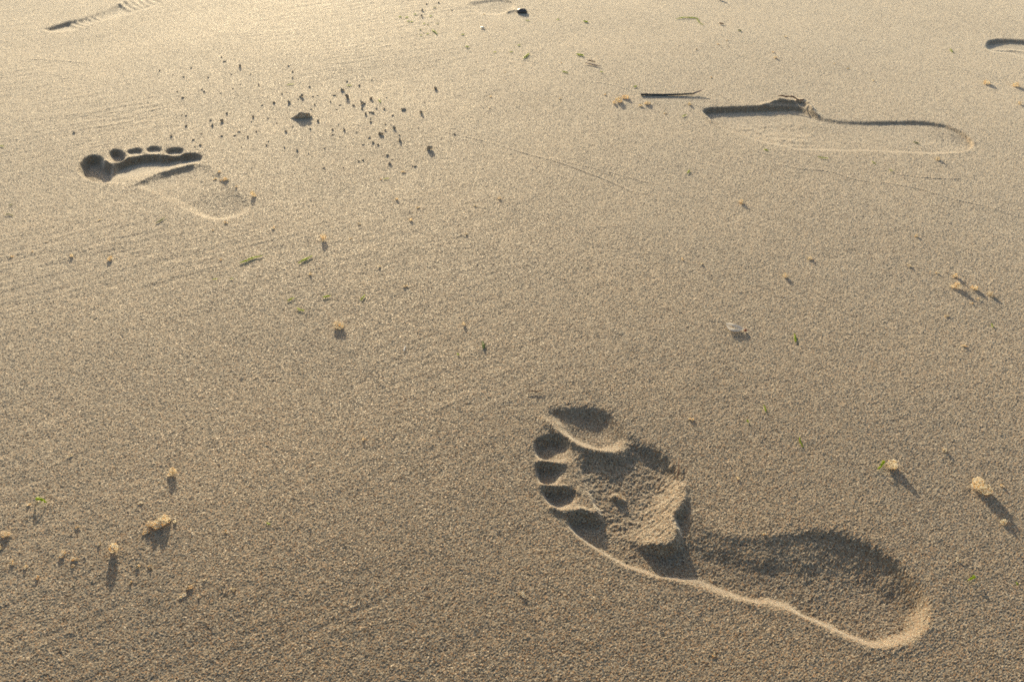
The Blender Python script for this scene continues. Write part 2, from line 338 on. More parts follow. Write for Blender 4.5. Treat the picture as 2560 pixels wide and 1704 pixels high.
# ---- faint print at the top edge
z6 = zmap(960, 0, 3.681)
pit(z6, [(770, 32), (850, 15), (960, -5), (1100, -10), (1210, 20), (1215, 85), (1130, 118), (1040, 134), (940, 134), (830, 112), (780, 70)],
    [(860, 30, -2.2, 9), (1000, 20, -2, 14), (1000, 90, -3, 22), (1150, 60, -3, 18), (900, 90, -2, 22)], 61)
ridge(z6, [(1120, 116), (1170, 102), (1215, 90)], 3, 8, 6)

# damp sand has no knife edges: round the pressed shapes over about a millimetre
ZA = Z.reshape(R, C); nearw = np.repeat((1 - smooth((y_all - .55) / .35))[:, None], C, 1)
Z = (blur(ZA, 12) * nearw + blur(ZA, 2) * (1 - nearw)).ravel()
# ---- thin drag lines left by wind-blown straws
def line(pts, hmm=.9, wmm=1.8): ridge(Zf, pts, hmm * .32, wmm, wmm * .8, .1, .5)
line([(1090, 325), (1160, 340), (1232, 358), (1286, 375), (1340, 391), (1384, 402), (1450, 425), (1530, 455), (1612, 495)], 1.3, 2.2)
line([(1320, 384), (1400, 402), (1520, 428), (1600, 450), (1705, 474)], .9)
line([(1100, 318), (1190, 326), (1260, 338)], .8)
line([(1440, 198), (1480, 205), (1511, 208), (1552, 218), (1583, 226), (1620, 233), (1660, 245)], 1.3, 2.4)
line([(1725, 258), (1770, 272)], 1.2)
line([(1940, 408), (2000, 421), (2072, 428), (2147, 450), (2222, 458), (2296, 472), (2390, 500), (2480, 520), (2550, 545)], 1.1, 2)
line([(2233, 434), (2296, 443), (2371, 447), (2405, 448)], 1.2, 2)
line([(1242, 140), (1280, 147), (1313, 151), (1360, 160)], 1.3, 2.6)
line([(60, 147), (128, 148), (172, 152), (230, 158)], 1.3, 3)
line([(560, 22), (640, 36), (720, 50)], .9, 3)
line([(1875, 372), (1935, 390)], 1.0)
line([(1030, 88), (1046, 94)], 1.8, 3)
line([(2180, 650), (2300, 668), (2420, 690), (2550, 716)], .4, 1.8)

# ---- the surface itself: swells, wind ripples, lumps and grains
und = .0030 * fbm(Xf * 3.1, Yf * 3.1, 21, 2) + .0007 * fbm(Xf * 9, Yf * 9, 31, 2)
th = math.radians(30)
ua, ub = Xf * math.cos(th) + Yf * math.sin(th), -Xf * math.sin(th) + Yf * math.cos(th)
ripple_mask = np.clip(.9 - (Xf + .12) * 4.5, .12, 1.0) * np.clip(.45 + 1.6 * fbm(Xf * 6, Yf * 6, 77, 2), .15, 1.2)
warp = fbm(Xf * 14, Yf * 14, 43, 2) * .35
rip = fbm(ua * 26 + warp * 2, ub * 130 + warp * 3, 51, 2) + .6 * fbm(ua * 60, ub * 260, 55, 2)
und += .00038 * rip * ripple_mask
d_loc = np.repeat((2 * .617 * STEP * ZC)[:, None], C, 1)
g_fine = norm(blur(rng.standard_normal((R, C)), 1)).ravel()
g_mid = norm(blur(rng.standard_normal((R, C)), 5)).ravel()
g_lump = norm(blur(rng.standard_normal((R, C)), 26)).ravel()
far = np.clip((Yf - .25) / 1.2, 0, 1)
A_FINE, A_MID, A_LUMP = .000052, .00002, .00004
RG = np.clip(ROUGH, 1, 3)
gr = A_FINE * (1 - .4 * far) * g_fine * (1 + .30 * (RG - 1)) + A_MID * g_mid * (1 + 3.6 * (RG - 1)) + A_LUMP * g_lump * (1 + .4 * (RG - 1))
# loose single grains lying on the disturbed sand
Z += und + np.where(infine, gr, 0)
Z[~infine] *= 0
Z2 = Z.reshape(R, C)

def ground_z(x, y):
    j = int(np.clip(np.searchsorted(-(y_all * -1), y), 1, R - 2))
    zc = max(y * CP + CAM_H * SP, .25)
    i = int(np.clip(np.searchsorted(s_all, x / zc), 1, C - 2))
    return float(Z2[j - 1:j + 2, i - 1:i + 2].mean())

# ---- cut the sheet into the open sand and the prints pressed into it
quad = (np.arange(R - 1)[:, None] * C + np.arange(C - 1)[None, :]).ravel()
freg = REG[quad]
CO = np.stack([Xf, Yf, Z], 1)
def grid_mesh(name, sel, origin=(0, 0, 0)):
    q = quad[sel]; F4 = np.stack([q, q + 1, q + C + 1, q + C], 1)
    u, inv = np.unique(F4.ravel(), return_inverse=True)
    me = bpy.data.meshes.new(name)
    me.vertices.add(len(u)); me.vertices.foreach_set('co', (CO[u] - np.array(origin)).astype(np.float32).ravel())
    me.loops.add(len(inv)); me.loops.foreach_set('vertex_index', inv.astype(np.int32))
    me.polygons.add(len(q)); me.polygons.foreach_set('loop_start', (np.arange(len(q)) * 4).astype(np.int32))
    me.polygons.foreach_set('use_smooth', np.zeros(len(q), bool))
    me.update(calc_edges=True)
    me.materials.append(M_SAND)
    return me
def add(name, me, parent=None, loc=(0, 0, 0)):
    o = bpy.data.objects.new(name, me); COL.objects.link(o); o.location = loc
    if parent: o.parent = parent
    return o
tag(add('sand', grid_mesh('sand', freg == 0)), kind='structure')

def print_thing(name, label, cat, centre, parts, group=None):
    c = G(*centre); origin = (float(c[0]), float(c[1]), 0.0)
    if len(parts) == 1:
        o = add(name, grid_mesh(name, freg == parts[0][1], origin), None, origin)
        return tag(o, label, cat, group)
    root = bpy.data.objects.new(name, None); COL.objects.link(root); root.location = origin; root.empty_display_size = .05
    tag(root, label, cat, group)
    for pname, rid, plabel in parts:
        o = add(pname, grid_mesh(pname, freg == rid, origin), root)
        if plabel: o['label'] = plabel
    return root
near_print = print_thing('bare_footprint', 'large deep bare footprint in the foreground, toes pointing left', 'footprint', (1800, 1300),
    [('toe_print', 11, 'big scooped hollow of the big toe'), ('toe_print', 12, None), ('toe_print', 13, None), ('toe_print', 14, None), ('toe_print', 15, 'little toe hollow merging with the outer edge'),
     ('ball_print', 16, 'rough ball hollow with a mound of sand pushed back to a broken edge'), ('heel_print', 17, 'smooth arch and deep rounded heel hollow')], 'bare footprints')
left_print = print_thing('bare_footprint', 'smaller bare footprint at the left with dark toe hollows and a faint shallow heel', 'footprint', (400, 440),
    [('toe_print', 21, 'big dark round hollow of the big toe'), ('toe_print', 22, None), ('toe_print', 23, None), ('toe_print', 24, None), ('toe_print', 25, None),
     ('ball_print', 26, 'ball hollow ending in a sharp pushed-up ridge of sand'), ('heel_print', 27, 'faint shallow arch and heel')], 'bare footprints')
print_thing('shoe_print', 'long shoe print at the upper right with a dark steep far edge and crumbly lump', 'shoe print', (2100, 310), [('shoe_print', 31, None)], 'shoe prints')
print_thing('shoe_print', 'ridged shoe print with tread bars in the top left corner, cut by the frame', 'shoe print', (260, 35), [('shoe_print', 41, None)], 'shoe prints')
print_thing('shoe_print', 'shallow print cut off by the right edge of the photo', 'shoe print', (2540, 115), [('shoe_print', 51, None)], 'shoe prints')
print_thing('shoe_print', 'faint shallow print at the middle of the top edge beside a dark pebble', 'shoe print', (1230, 15), [('shoe_print', 61, None)], 'shoe prints')

# ------------------------------------------------------------------ meshes of small things
def ico_data(sub):
    import bmesh
    bm = bmesh.new(); bmesh.ops.create_icosphere(bm, subdivisions=sub, radius=1)
    v = np.array([x.co[:] for x in bm.verts]); f = np.array([[y.index for y in x.verts] for x in bm.faces]); bm.free()
    return v, f
ICO_V, ICO_F = ico_data(1)
ICO2_V, ICO2_F = ico_data(2)
def clump_mesh(name, n, wx, wy, hz, r, seed, mat, lobes=None):
    """a crumb of sand, one lumpy skin of about n grains of radius r over a heap wx by wy by hz (metres)"""
    g = np.random.default_rng(seed)
    D, Fc = ico_data(4 if n < 40 else 5)
    lobes = lobes or [(g.uniform(-.48, .48, 3) * np.array([1, 1, .6]), g.uniform(.22, .55)) for _ in range(3 + n // 12)]
    rad = np.full(len(D), .30)
    lobes = [(np.array(c), q) for c, q in lobes]
    for c, q in lobes:                                   # distance to the far side of each lobe along every direction
        bq = D @ c; disc = bq * bq - (c @ c - q * q)
        rad = np.maximum(rad, np.where(disc > 0, bq + np.sqrt(np.maximum(disc, 0)), 0))
    rad = rad / rad.max()
    gn = g.standard_normal((max(24, int(n * 2.2)), 3)); gn /= np.linalg.norm(gn, axis=1)[:, None]
    near_g = (D @ gn.T).max(1); ang = np.arccos(np.clip(near_g, -1, 1)); cell = math.sqrt(4 / len(gn))
    bump = np.sqrt(np.clip(1 - (ang / (cell * 1.15)) ** 2, 0, 1))
    rel = min(.34, 1.5 * r / (wx * .5))
    P = D * (rad * (1 - rel + rel * bump))[:, None] * np.array([wx, wy, hz]) * .56
    P[:, 2] -= P[:, 2].min() + hz * .07
    me = bpy.data.meshes.new(name); me.from_pydata(P.tolist(), [], Fc.tolist()); me.materials.append(mat)
    return me
def tube_mesh(name, pts, radii, mat, sides=7, flat=1.0, seed=0, jitter=.15):
    g = np.random.default_rng(seed); P = np.asarray(pts, float); V = []; Fc = []
    n = len(P)
    for i in range(n):
        t = P[min(i + 1, n - 1)] - P[max(i - 1, 0)]; t /= np.linalg.norm(t) + 1e-12
        s = np.cross(t, [0, 0, 1]); s /= np.linalg.norm(s) + 1e-12; u = np.cross(s, t)
        for k in range(sides):
            a = 2 * math.pi * k / sides; j = 1 + g.uniform(-jitter, jitter)
            V.append(P[i] + radii[i] * j * (math.cos(a) * s + flat * math.sin(a) * u))
    for i in range(n - 1):
        for k in range(sides):
            Fc.append([i * sides + k, i * sides + (k + 1) % sides, (i + 1) * sides + (k + 1) % sides, (i + 1) * sides + k])
    Fc.append(list(range(sides))[::-1]); Fc.append([(n - 1) * sides + k for k in range(sides)])
    me = bpy.data.meshes.new(name); me.from_pydata([list(map(float, v)) for v in V], [], Fc); me.materials.append(mat)
    return me

# ------------------------------------------------------------------ crumbs of sand
GRAIN = .00055
PROTO = {}
def proto(cls, k, mat):
    if (cls, k, mat.name) not in PROTO:
        n, wd, r = {'s': (10, .003, .00062), 'm': (26, .005, .0006), 'l': (60, .0085, .0006), 'x': (130, .013, .0006)}[cls]
        PROTO[(cls, k, mat.name)] = clump_mesh('sand_pellet', n, wd, wd * random.uniform(.75, 1.0), wd * random.uniform(.75, .95), r, 100 + k + ord(cls), mat)
    return PROTO[(cls, k, mat.name)]
used = []
PELLETS = 'sand pellets scattered over the beach'
def crumb(px, py, wpx, label, tall=1.0, wide=1.0, name='sand_pellet', cat='sand pellet'):
    for (a, b) in used:
        if abs(a - px) < 2.5 and abs(b - py) < 2.5: return
    used.append((px, py))
    c = G(px, py); wm = wpx / px_per_m(py)
    cls, ref = ('s', .003) if wm < .004 else ('m', .005) if wm < .0065 else ('l', .0085) if wm < .0105 else ('x', .013)
    k = random.randrange(6)
    o = bpy.data.objects.new(name, proto(cls, k, M_CLUMP_SHADED if py < 425 and px < 1180 else M_CLUMP)); COL.objects.link(o)
    s = wm / ref * (1.45 if wpx > 20 else 1.5 if py > 480 else 1.3)
    o.scale = (s * wide, s, s * tall); o.rotation_euler = (0, 0, random.uniform(-.5, .5) if wide != 1 else random.uniform(0, 6.28))
    o.location = (c[0], c[1], ground_z(c[0], c[1]) - .0004)
    tag(o, label, cat, PELLETS)
    return o

# hand-placed larger ones, each with a label of its own
BIG = [
    (432, 1190, 19, 'round tan sand pellet standing tall with a straight shadow at the lower left', 1.5, 1),
    (411, 1314, 27, 'crumbly golden sand clump at the lower left, upper right half of a low ridge', 1.0, 1.1),
    (388, 1321, 25, 'crumbly golden sand clump at the lower left, lower left half of a low ridge', .85, 1.15),
    (366, 1338, 14, 'small golden pellet at the left end of the low crumbly ridge', 1, 1),
    (285, 1380, 27, 'tall golden sand clump with a long shadow, left of the low crumbly ridge', 1.5, 1),
    (249, 1367, 13, 'small tan pellet just left of the tall golden clump at lower left', 1, 1),
    (159, 1392, 15, 'golden pellet, upper of a close pair at the lower left', 1.1, 1),
    (189, 1402, 15, 'golden pellet, lower of a close pair at the lower left', 1.1, 1),
    (14, 1342, 22, 'golden sand clump at the left edge of the photo', 1, 1.2),
    (2, 1372, 16, 'golden sand clump cut by the left edge of the photo', 1.2, 1),
    (35, 1411, 13, 'tan pellet with a dark shadow in the lower left corner', 1.4, 1),
    (63, 1424, 12, 'pale pellet right of the dark-shadowed one in the lower left corner', 1, 1),
    (344, 1421, 13, 'pale pellet, left of two side by side under the tall golden clump', 1, 1),
    (376, 1422, 12, 'pale pellet, right of two side by side under the tall golden clump', 1.2, 1),
    (567, 1335, 9, 'single small pale pellet right of the low crumbly ridge at lower left', 1, 1),
    (584, 1478, 12, 'pale pellet farthest to the right in the lower left scatter', 1, 1),
    (276, 647, 11, 'round pellet with a slanting shadow, right of two left of centre', 1.5, 1),
    (178, 640, 8, 'round pellet with a slanting shadow, left of two left of centre', 1.4, 1),
    (810, 600, 16, 'golden pellet with a dark shadow above the green weed strands', 1.4, 1),
    (1013, 716, 10, 'pointed pale pellet standing alone near the middle of the photo', 1.6, 1),
    (847, 817, 22, 'lumpy golden sand clump below the green weed scraps, left of the middle', 1.0, 1.1),
    (2450, 1223, 32, 'large crumbly sand clump raised over a long diagonal shadow at the right', 1.35, 1.2),
    (2508, 1215, 11, 'small pellet right of the large crumbly clump at the right edge', 1.2, 1),
    (2509, 1306, 19, 'sand pellet at the tip of the long diagonal shadow at the right', 1.1, 1),
    (2226, 1168, 26, 'tan sand clump leaning against a bright green weed stem at the right', 1.3, 1),
    (2387, 690, 14, 'topmost pellet of a small cluster near the right edge', 1.4, 1),
    (2388, 718, 18, 'largest pellet of the cluster near the right edge', 1.2, 1),
    (2435, 722, 12, 'pellet to the right of the largest one in the cluster near the right edge', 1.3, 1),
    (2478, 738, 13, 'rightmost pellet of the cluster near the right edge', 1, 1),
    (2449, 748, 11, 'low flat pellet at the bottom of the cluster near the right edge', .7, 1),
    (1729, 1050, 11, 'pale pellet above the toes of the large bare footprint', 1.2, 1),
    (2363, 1124, 11, 'small pellet above the large crumbly clump at the right', 1, 1),
    (2397, 1399, 11, 'pale pellet right of the heel of the large bare footprint', 1, 1),
    (1910, 1334, 9, 'tiny pellet beside the arch of the large bare footprint', 1, 1),
    (1784, 1637, 11, 'tiny pellet below the arch of the large bare footprint', 1.1, 1),
    (1304, 1487, 16, 'flat pellet below the toes of the large bare footprint', .7, 1),
    (911, 1100, 10, 'single pale pellet on the open sand left of the large footprint', 1.4, 1),
    (1548, 254, 15, 'dark sand clump left of the reed near the shoe print, largest of its group', 1.1, 1.2),
    (1562, 245, 14, 'dark sand clump just above the largest one left of the reed', .8, 1.4),
    (1601, 264, 9, 'grey pellet under the left end of the dark reed', 1, 1),
    (1620, 259, 12, 'flat grey clump under the middle of the dark reed', .6, 1.5),
    (2467, 209, 13, 'dark pellet, left of two near the right edge under the cut-off print', 1, 1.3),
    (2540, 215, 13, 'dark pellet, right of two near the right edge under the cut-off print', 1, 1.2),
    (1075, 373, 13, 'brown pellet, largest one right of the scatter, with a wide shadow', 1.4, 1),
    (1052, 283, 8, 'dark upright pellet with a long shadow at the right of the scatter', 2.0, 1),
    (868, 244, 10, 'tall dark pellet at the top middle of the scatter', 2.0, 1),
    (600, 168, 8, 'tall dark pellet at the top left of the scatter', 1.6, 1),
    (861, 324, 9, 'dark pellet below the middle of the scatter', 1.6, 1),
    (908, 258, 10, 'low dark flat pellet in the middle of the scatter', .8, 1.2),
    (1010, 273, 11, 'pale spiky flat crumb at the right of the scatter', .5, 1.4),
    (636, 488, 12, 'dark pellet on the outer edge of the left bare footprint near its heel', 1.6, 1),
    (561, 449, 15, 'flat crumb, rightmost of the little heap by the left footprint', .7, 1.3),
    (537, 445, 9, 'round crumb, lowest of the little heap by the left footprint', 1, 1),
    (546, 430, 9, 'round crumb, topmost of the little heap by the left footprint', 1.1, 1),
    (552, 450, 7, 'tiny crumb in the middle of the little heap by the left footprint', .9, 1),
    (566, 326, 0, None, 1, 1),
]
for (px, py, wp, lab, tall, wide) in BIG:
    if lab: crumb(px, py, wp, lab, 1 + (tall - 1) * .6, wide)

def zone(px, py):
    if py < 480 and px < 1180:
        if px < 600: return 'tiny dark sand pellet in the scatter above and around the left bare footprint'
        if px < 790 and py < 420: return 'tiny dark sand pellet in the scatter round the big dark crumbly clump'
        if py < 300: return 'tiny dark sand pellet in the dense upper right part of the scatter'
        return 'tiny dark sand pellet in the lower right tail of the scatter'
    if py < 520 and px < 1800: return 'tiny pellet on the open sand between the scatter and the shoe print'
    if py < 520: return 'tiny pellet on the sand round the shoe print at the upper right'
    if px < 640 and py < 1100: return 'tiny pellet on the rippled sand below the left bare footprint'
    if px < 700: return 'tiny pale pellet in the scatter at the lower left'
    if px < 1500: return 'tiny pellet on the smooth sand in the middle of the photo'
    return 'tiny pale pellet on the sand at the right half of the photo'
A_LIST = [(110, 200, 20), (545, 165, 20), (290, 255, 16), (440, 290, 14), (1020, 85, 30), (1115, 262, 22), (1380, 262, 16), (790, 300, 22), (980, 25, 18), (1915, 150, 18), (1970, 230, 26), (1967, 312, 24), (1242, 395, 20), (1495, 410, 28), (1140, 455, 18), (725, 495, 24), (430, 575, 28), (1825, 518, 30), (2210, 430, 28), (1715, 650, 34), (1918, 650, 38), (2090, 572, 44), (2050, 605, 18), (1540, 680, 14), (1040, 795, 26), (415, 815, 22), (470, 825, 12), (820, 888, 28), (975, 905, 42), (840, 962, 28), (468, 970, 28), (1412, 840, 32), (1392, 910, 28), (1620, 858, 16), (1745, 930, 20), (270, 1110, 32), (690, 1075, 26), (575, 1165, 28), (668, 1240, 30), (600, 1255, 20), (972, 1110, 26), (1212, 1050, 34), (1160, 1100, 34), (1342, 1120, 32), (1460, 1045, 30), (1310, 1020, 22), (1866, 1050, 32), (1968, 980, 26), (2280, 670, 28), (2230, 740, 24), (2320, 910, 36), (2210, 1015, 30), (1630, 1190, 20), (2035, 1315, 26), (2190, 1350, 20), (1605, 1240, 16), (2065, 1430, 20), (1850, 1275, 12), (960, 520, 18), (350, 490, 12), (695, 465, 14), (1250, 1270, 16)]
B_LIST = [(600, 130, 30), (780, 180, 28), (940, 105, 24), (538, 250, 36), (425, 320, 30), (190, 325, 20), (125, 340, 14), (375, 412, 22), (150, 455, 26), (500, 460, 30), (460, 520, 28), (695, 465, 32), (790, 400, 16), (940, 375, 36), (1153, 350, 24), (802, 510, 32), (1008, 510, 26), (1120, 520, 34), (865, 585, 32), (960, 570, 34), (1240, 605, 30), (920, 560, 14), (1845, 235, 38), (1690, 420, 18), (945, 700, 36), (930, 655, 14), (1140, 725, 26), (757, 745, 18), (1270, 790, 38), (395, 800, 28), (480, 735, 12), (1078, 870, 46), (915, 915, 32), (965, 985, 32), (1030, 1010, 34), (1130, 818, 28), (1345, 960, 56), (830, 1010, 30), (500, 905, 20), (1335, 880, 18), (282, 1060, 16), (58, 1125, 18), (1165, 1155, 34), (1230, 1215, 26), (1195, 1275, 36), (758, 1235, 26), (820, 1225, 26), (275, 1335, 26), (545, 1330, 16), (1525, 1305, 22), (1560, 1310, 34), (1390, 1385, 40), (2110, 868, 26), (400, 870, 12), (1605, 790, 16), (1210, 735, 12), (740, 840, 12), (1080, 1495, 24)]
MORE = [(0, 0, 1, [(1226, 242, 5), (1224, 270, 4), (1400, 247, 5), (1536, 258, 6), (1513, 236, 5), (1404, 158, 4), (1054, 42, 5), (1055, 27, 5), (1096, 8, 4), (1066, 11, 4), (1130, 26, 4), (1210, 36, 4), (1263, 182, 4), (1724, 261, 6), (1794, 113, 5), (1817, 104, 4), (1741, 126, 4), (1778, 194, 5), (1664, 283, 6), (1962, 94, 4), (1939, 147, 6), (1934, 133, 5), (2120, 171, 5), (2182, 201, 5), (2087, 160, 4), (2548, 261, 6), (2343, 400, 8), (185, 330, 5), (592, 466, 7), (566, 557, 7), (683, 571, 6), (1855, 506, 9), (2290, 590, 6)]),
        (1600, 640, 2.45, [(1040, 15, 24), (1650, 55, 20), (2030, 285, 14), (890, 125, 22), (1980, 545, 20), (1880, 365, 18), (595, 1360, 16), (260, 25, 14), (380, 50, 14), (1820, 100, 14)]),
        (0, 1130, 3.681, [(690, 1065, 25), (350, 1180, 35), (1695, 1340, 40), (1755, 1260, 40), (1840, 1340, 26), (1295, 488, 28), (650, 50, 28), (265, 500, 26), (1475, 290, 20), (1610, 660, 24), (720, 710, 26), (1210, 1220, 20), (1895, 1190, 22), (695, 1240, 18)]),
        (0, 480, 3.681, [(110, 590, 20), (290, 550, 18), (425, 455, 16), (2085, 280, 24), (1965, 355, 18), (2025, 625, 20), (1480, 655, 16), (915, 250, 16)]),
        (640, 480, 3.681, [(1490, 145, 22), (1415, 260, 28), (950, 295, 22), (1290, 60, 26), (1145, 690, 24), (500, 755, 26), (1935, 390, 20), (1915, 1230, 24), (160, 335, 16), (870, 430, 16), (2235, 65, 22), (2020, 130, 22)])]
for (x0, y0, s, lst) in [(380, 140, 5.6, A_LIST), (760, 180, 5.6, B_LIST)] + MORE:
    for (a, b, wz) in lst:
        px, py = x0 + a / s, y0 + b / s
        crumb(px, py, max(wz / s, 3.8) * (1.25 if py < 480 and px < 1180 else 1.3), zone(px, py), random.uniform(.9, 1.3))

for k in range(26):
    px, py = random.uniform(10, 640), random.uniform(1290, 1560)
    crumb(px, py, random.uniform(3.5, 6), 'tiny pale pellet in the scatter at the lower left', random.uniform(.7, 1.1))
# the big dark clump in the scatter
def big_clump(px, py, wpx, wide, dep, hz, n, seed, label, rot=0, lobes=None):
    c = G(px, py); wm = wpx / px_per_m(py)
    o = add('sand_clump', clump_mesh('sand_clump', n, wm * wide, wm * dep, wm * hz, .00075, seed, M_CLUMP_SHADED if py < 300 else M_CLUMP, lobes), None, (c[0], c[1], ground_z(c[0], c[1]) - .0008))
    o.rotation_euler = (0, 0, rot); tag(o, label, 'sand clump')
    return o
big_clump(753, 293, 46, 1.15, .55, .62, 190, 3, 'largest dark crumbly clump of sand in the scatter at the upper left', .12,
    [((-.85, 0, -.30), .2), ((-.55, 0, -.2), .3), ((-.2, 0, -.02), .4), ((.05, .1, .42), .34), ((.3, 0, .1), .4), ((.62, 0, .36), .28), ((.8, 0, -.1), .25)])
big_clump(1549, 1237, 30, 1.1, .7, .45, 60, 5, 'small crumb of sand lying in the ball hollow of the large bare footprint', -.3)
big_clump(1960, 252, 44, 1.0, .5, .22, 90, 8, 'crumbly heap of sand on the far rim of the shoe print, left of its twig')
big_clump(2004, 256, 34, 1.0, .5, .34, 90, 9, 'crumbly heap of sand on the far rim of the shoe print, right of its twig')

# ------------------------------------------------------------------ weed, twigs, shells
WEED = 'green weed scraps on the sand'
def strand(pts, wpx, label, mat=None, name='weed_scrap', cat='weed', group=WEED, flat=.45, lift=.0006, taper=True, seed=None, wig=.25, arch=0):
    P = np.array(pts, float); py = P[:, 1].mean(); wm = wpx / px_per_m(py) / 2 * (.8 if py > 600 else .68)
    if len(P) == 2:
        t = np.linspace(0, 1, 6)[:, None]; P = P[0] * (1 - t) + P[1] * t
    else: P = spline(P, False, 4)
    g = np.random.default_rng(int(seed if seed is not None else abs(P[0, 0] * 7 + P[0, 1])))
    Q = []
    n = len(P)
    for i, p in enumerate(P):
        q = G(*p); q = q + g.standard_normal(2) * wm * wig
        Q.append([q[0], q[1], ground_z(*q) + lift + wm * flat * .8 + arch * math.sin(math.pi * i / (n - 1))])
    Q = np.array(Q); org = np.array([Q[:, 0].mean(), Q[:, 1].mean(), Q[:, 2].min()])
    rad = [wm * ((.35 + .65 * math.sin(math.pi * (i + .5) / n)) if taper else 1) * g.uniform(.8, 1.2) for i in range(n)]
    o = add(name, tube_mesh(name, Q - org, rad, mat or M_GREEN, 7, flat, int(g.integers(1e6))), None, org)
    return tag(o, label, cat, group)
strand([(600, 659), (615, 653), (635, 645), (656, 641)], 7, 'longest bright green weed strand, left of the middle')
strand([(746, 659), (762, 651), (781, 642)], 7, 'straight bright green weed strand beside the longest one')
strand([(719, 753), (728, 749), (736, 746)], 6, 'slanting green weed scrap, leftmost of four in a loose row left of the middle')
strand([(743, 772), (752, 776), (762, 777)], 6, 'green weed scrap lying lowest of four left of the middle')
strand([(807, 745), (816, 743), (826, 741)], 7, 'knobbly green weed scrap above the lumpy golden clump')
strand([(902, 752), (907, 746), (913, 739)], 6, 'pale green weed scrap, rightmost of four left of the middle')
strand([(1207, 858), (1209, 866), (1210, 875)], 9, 'dark green curled weed scrap near the middle of the photo', M_DARKGREEN)
strand([(1143, 887), (1147, 891)], 6, 'tiny yellow green speck below left of the dark curled scrap')
strand([(390, 559), (402, 552), (413, 544)], 6, 'green weed scrap under the heel of the left footprint', M_DARKGREEN)
strand([(12, 536), (22, 534), (32, 539)], 5, 'dark green scrap at the left edge, lower of two', M_DARKGREEN)
strand([(22, 513), (31, 508)], 5, 'dark green scrap at the left edge, upper of two', M_DARKGREEN)
strand([(531, 699), (546, 697)], 3.5, 'thin yellow green fibre left of the longest green strand')
strand([(575, 699), (584, 697)], 4, 'short yellow green fibre under the longest green strand')
strand([(0, 364), (10, 366)], 5, 'green scrap cut by the left edge beside the left footprint')
strand([(2195, 1174), (2201, 1168), (2206, 1161), (2211, 1154)], 9, 'upright bright green weed stem beside a sand clump at the right', arch=.003)
strand([(2421, 1451), (2430, 1448), (2439, 1442)], 9, 'curled green weed scrap right of the heel of the large footprint', arch=.002)
strand([(2541, 1453), (2545, 1462)], 5, 'small green scrap at the right edge, level with the large heel')
strand([(1986, 834), (1988, 845), (1989, 855)], 7, 'green weed scrap right of the papery white husk')
strand([(1909, 1014), (1912, 1022), (1914, 1031)], 5, 'faint green scrap, upper of two above the large footprint')
strand([(1867, 1052), (1871, 1058)], 6, 'tiny green speck, lower left of two above the large footprint')
strand([(1999, 1094), (2001, 1108), (2007, 1118)], 5, 'thin curved green scrap above the arch of the large footprint')
strand([(2479, 808), (2482, 818)], 5, 'faint green scrap near the right edge below the pellet cluster')
strand([(1690, 51), (1708, 47), (1728, 47), (1741, 49), (1747, 57), (1757, 66)], 6, 'long curving green weed strand at the top, right of the middle')
strand([(1843, 79), (1853, 81)], 8, 'dark green lump at the top right of the curving strand', M_DARKGREEN)
strand([(1441, 137), (1450, 139), (1460, 141)], 9, 'green weed scrap just above the broken straw at the top', M_GREEN)
strand([(1459, 55), (1470, 57)], 8, 'green speck at the top, between the dark pebble and the curving strand')
strand([(1163, 118), (1173, 119)], 7, 'bright green speck near the top, below the white shell bit')
strand([(1308, 148), (1315, 142), (1322, 135)], 7, 'green sprig at the end of a thin drag line near the top')
strand([(1080, 77), (1086, 81), (1093, 88)], 7, 'yellow green curled scrap left of the white shell bit')
strand([(2284, 353), (2290, 355), (2298, 358)], 7, 'dark green scrap inside the right end of the shoe print', M_DARKGREEN)
strand([(1910, 373), (1920, 378)], 6, 'green speck on the near edge of the shoe print')
strand([(1718, 433), (1724, 425)], 6, 'green speck below left of the shoe print')
strand([(2045, 393), (2058, 396), (2070, 397)], 5, 'yellow green fibre lying below the middle of the shoe print')
strand([(1705, 292), (1716, 287)], 5, 'thin green fibre left of the shoe print')
strand([(2180, 405), (2188, 411)], 5, 'olive speck below the middle of the shoe print, right of the fibre')
strand([(2223, 425), (2232, 429)], 5, 'olive scrap at the left end of a thin line below the shoe print')
strand([(2376, 122), (2381, 129)], 7, 'olive green scrap left of the print cut by the right edge')
strand([(865, 213), (880, 213)], 4, 'thin yellow fibre in the top of the pellet scatter')
strand([(716, 213), (735, 211)], 4, 'pale yellow fibre above the dark crumbly clump')
strand([(948, 248), (951, 256)], 6, 'tiny yellow green speck in the right part of the pellet scatter')
strand([(958, 446), (972, 444)], 4, 'dull green fibre below the pellet scatter')
strand([(1406, 180), (1420, 184)], 6, 'pale green fleck cluster below the green scrap by the broken straw')
strand([(1585, 219), (1591, 216)], 7, 'yellow green speck just above the left end of the dark reed')
strand([(1500, 181), (1508, 181)], 5, 'yellow green speck below the broken straw')
strand([(92, 1253), (100, 1259), (108, 1262), (119, 1263)], 11, 'bright green folded leaf scrap on the open sand at the lower left', arch=.003)
strand([(669, 1313), (676, 1317)], 6, 'faint green speck right of the lower left scatter')
SPECK = 'tiny green fleck among the loose weed specks along the top edge left of centre'
for (a, b) in [(150, 165), (210, 170), (225, 205), (255, 210), (285, 140), (430, 155), (465, 75), (340, 335), (400, 320), (725, 325), (490, 220), (370, 225), (335, 285), (405, 235)]:
    px, py = 960 + a / 3.681, b / 3.681
    strand([(px - 3, py), (px + 3, py + random.uniform(-1, 1))], 6, SPECK, random.choice([M_GREEN, M_DARKGREEN]))
for (a, b) in [(1020, 485), (1170, 480), (1600, 185), (1320, 190), (1240, 420)]:
    px, py = 960 + a / 3.681, b / 3.681
    strand([(px - 4, py), (px + 4, py + random.uniform(-1, 1))], 5, 'tiny yellow green fleck on the sand below the dark pebble at the top')

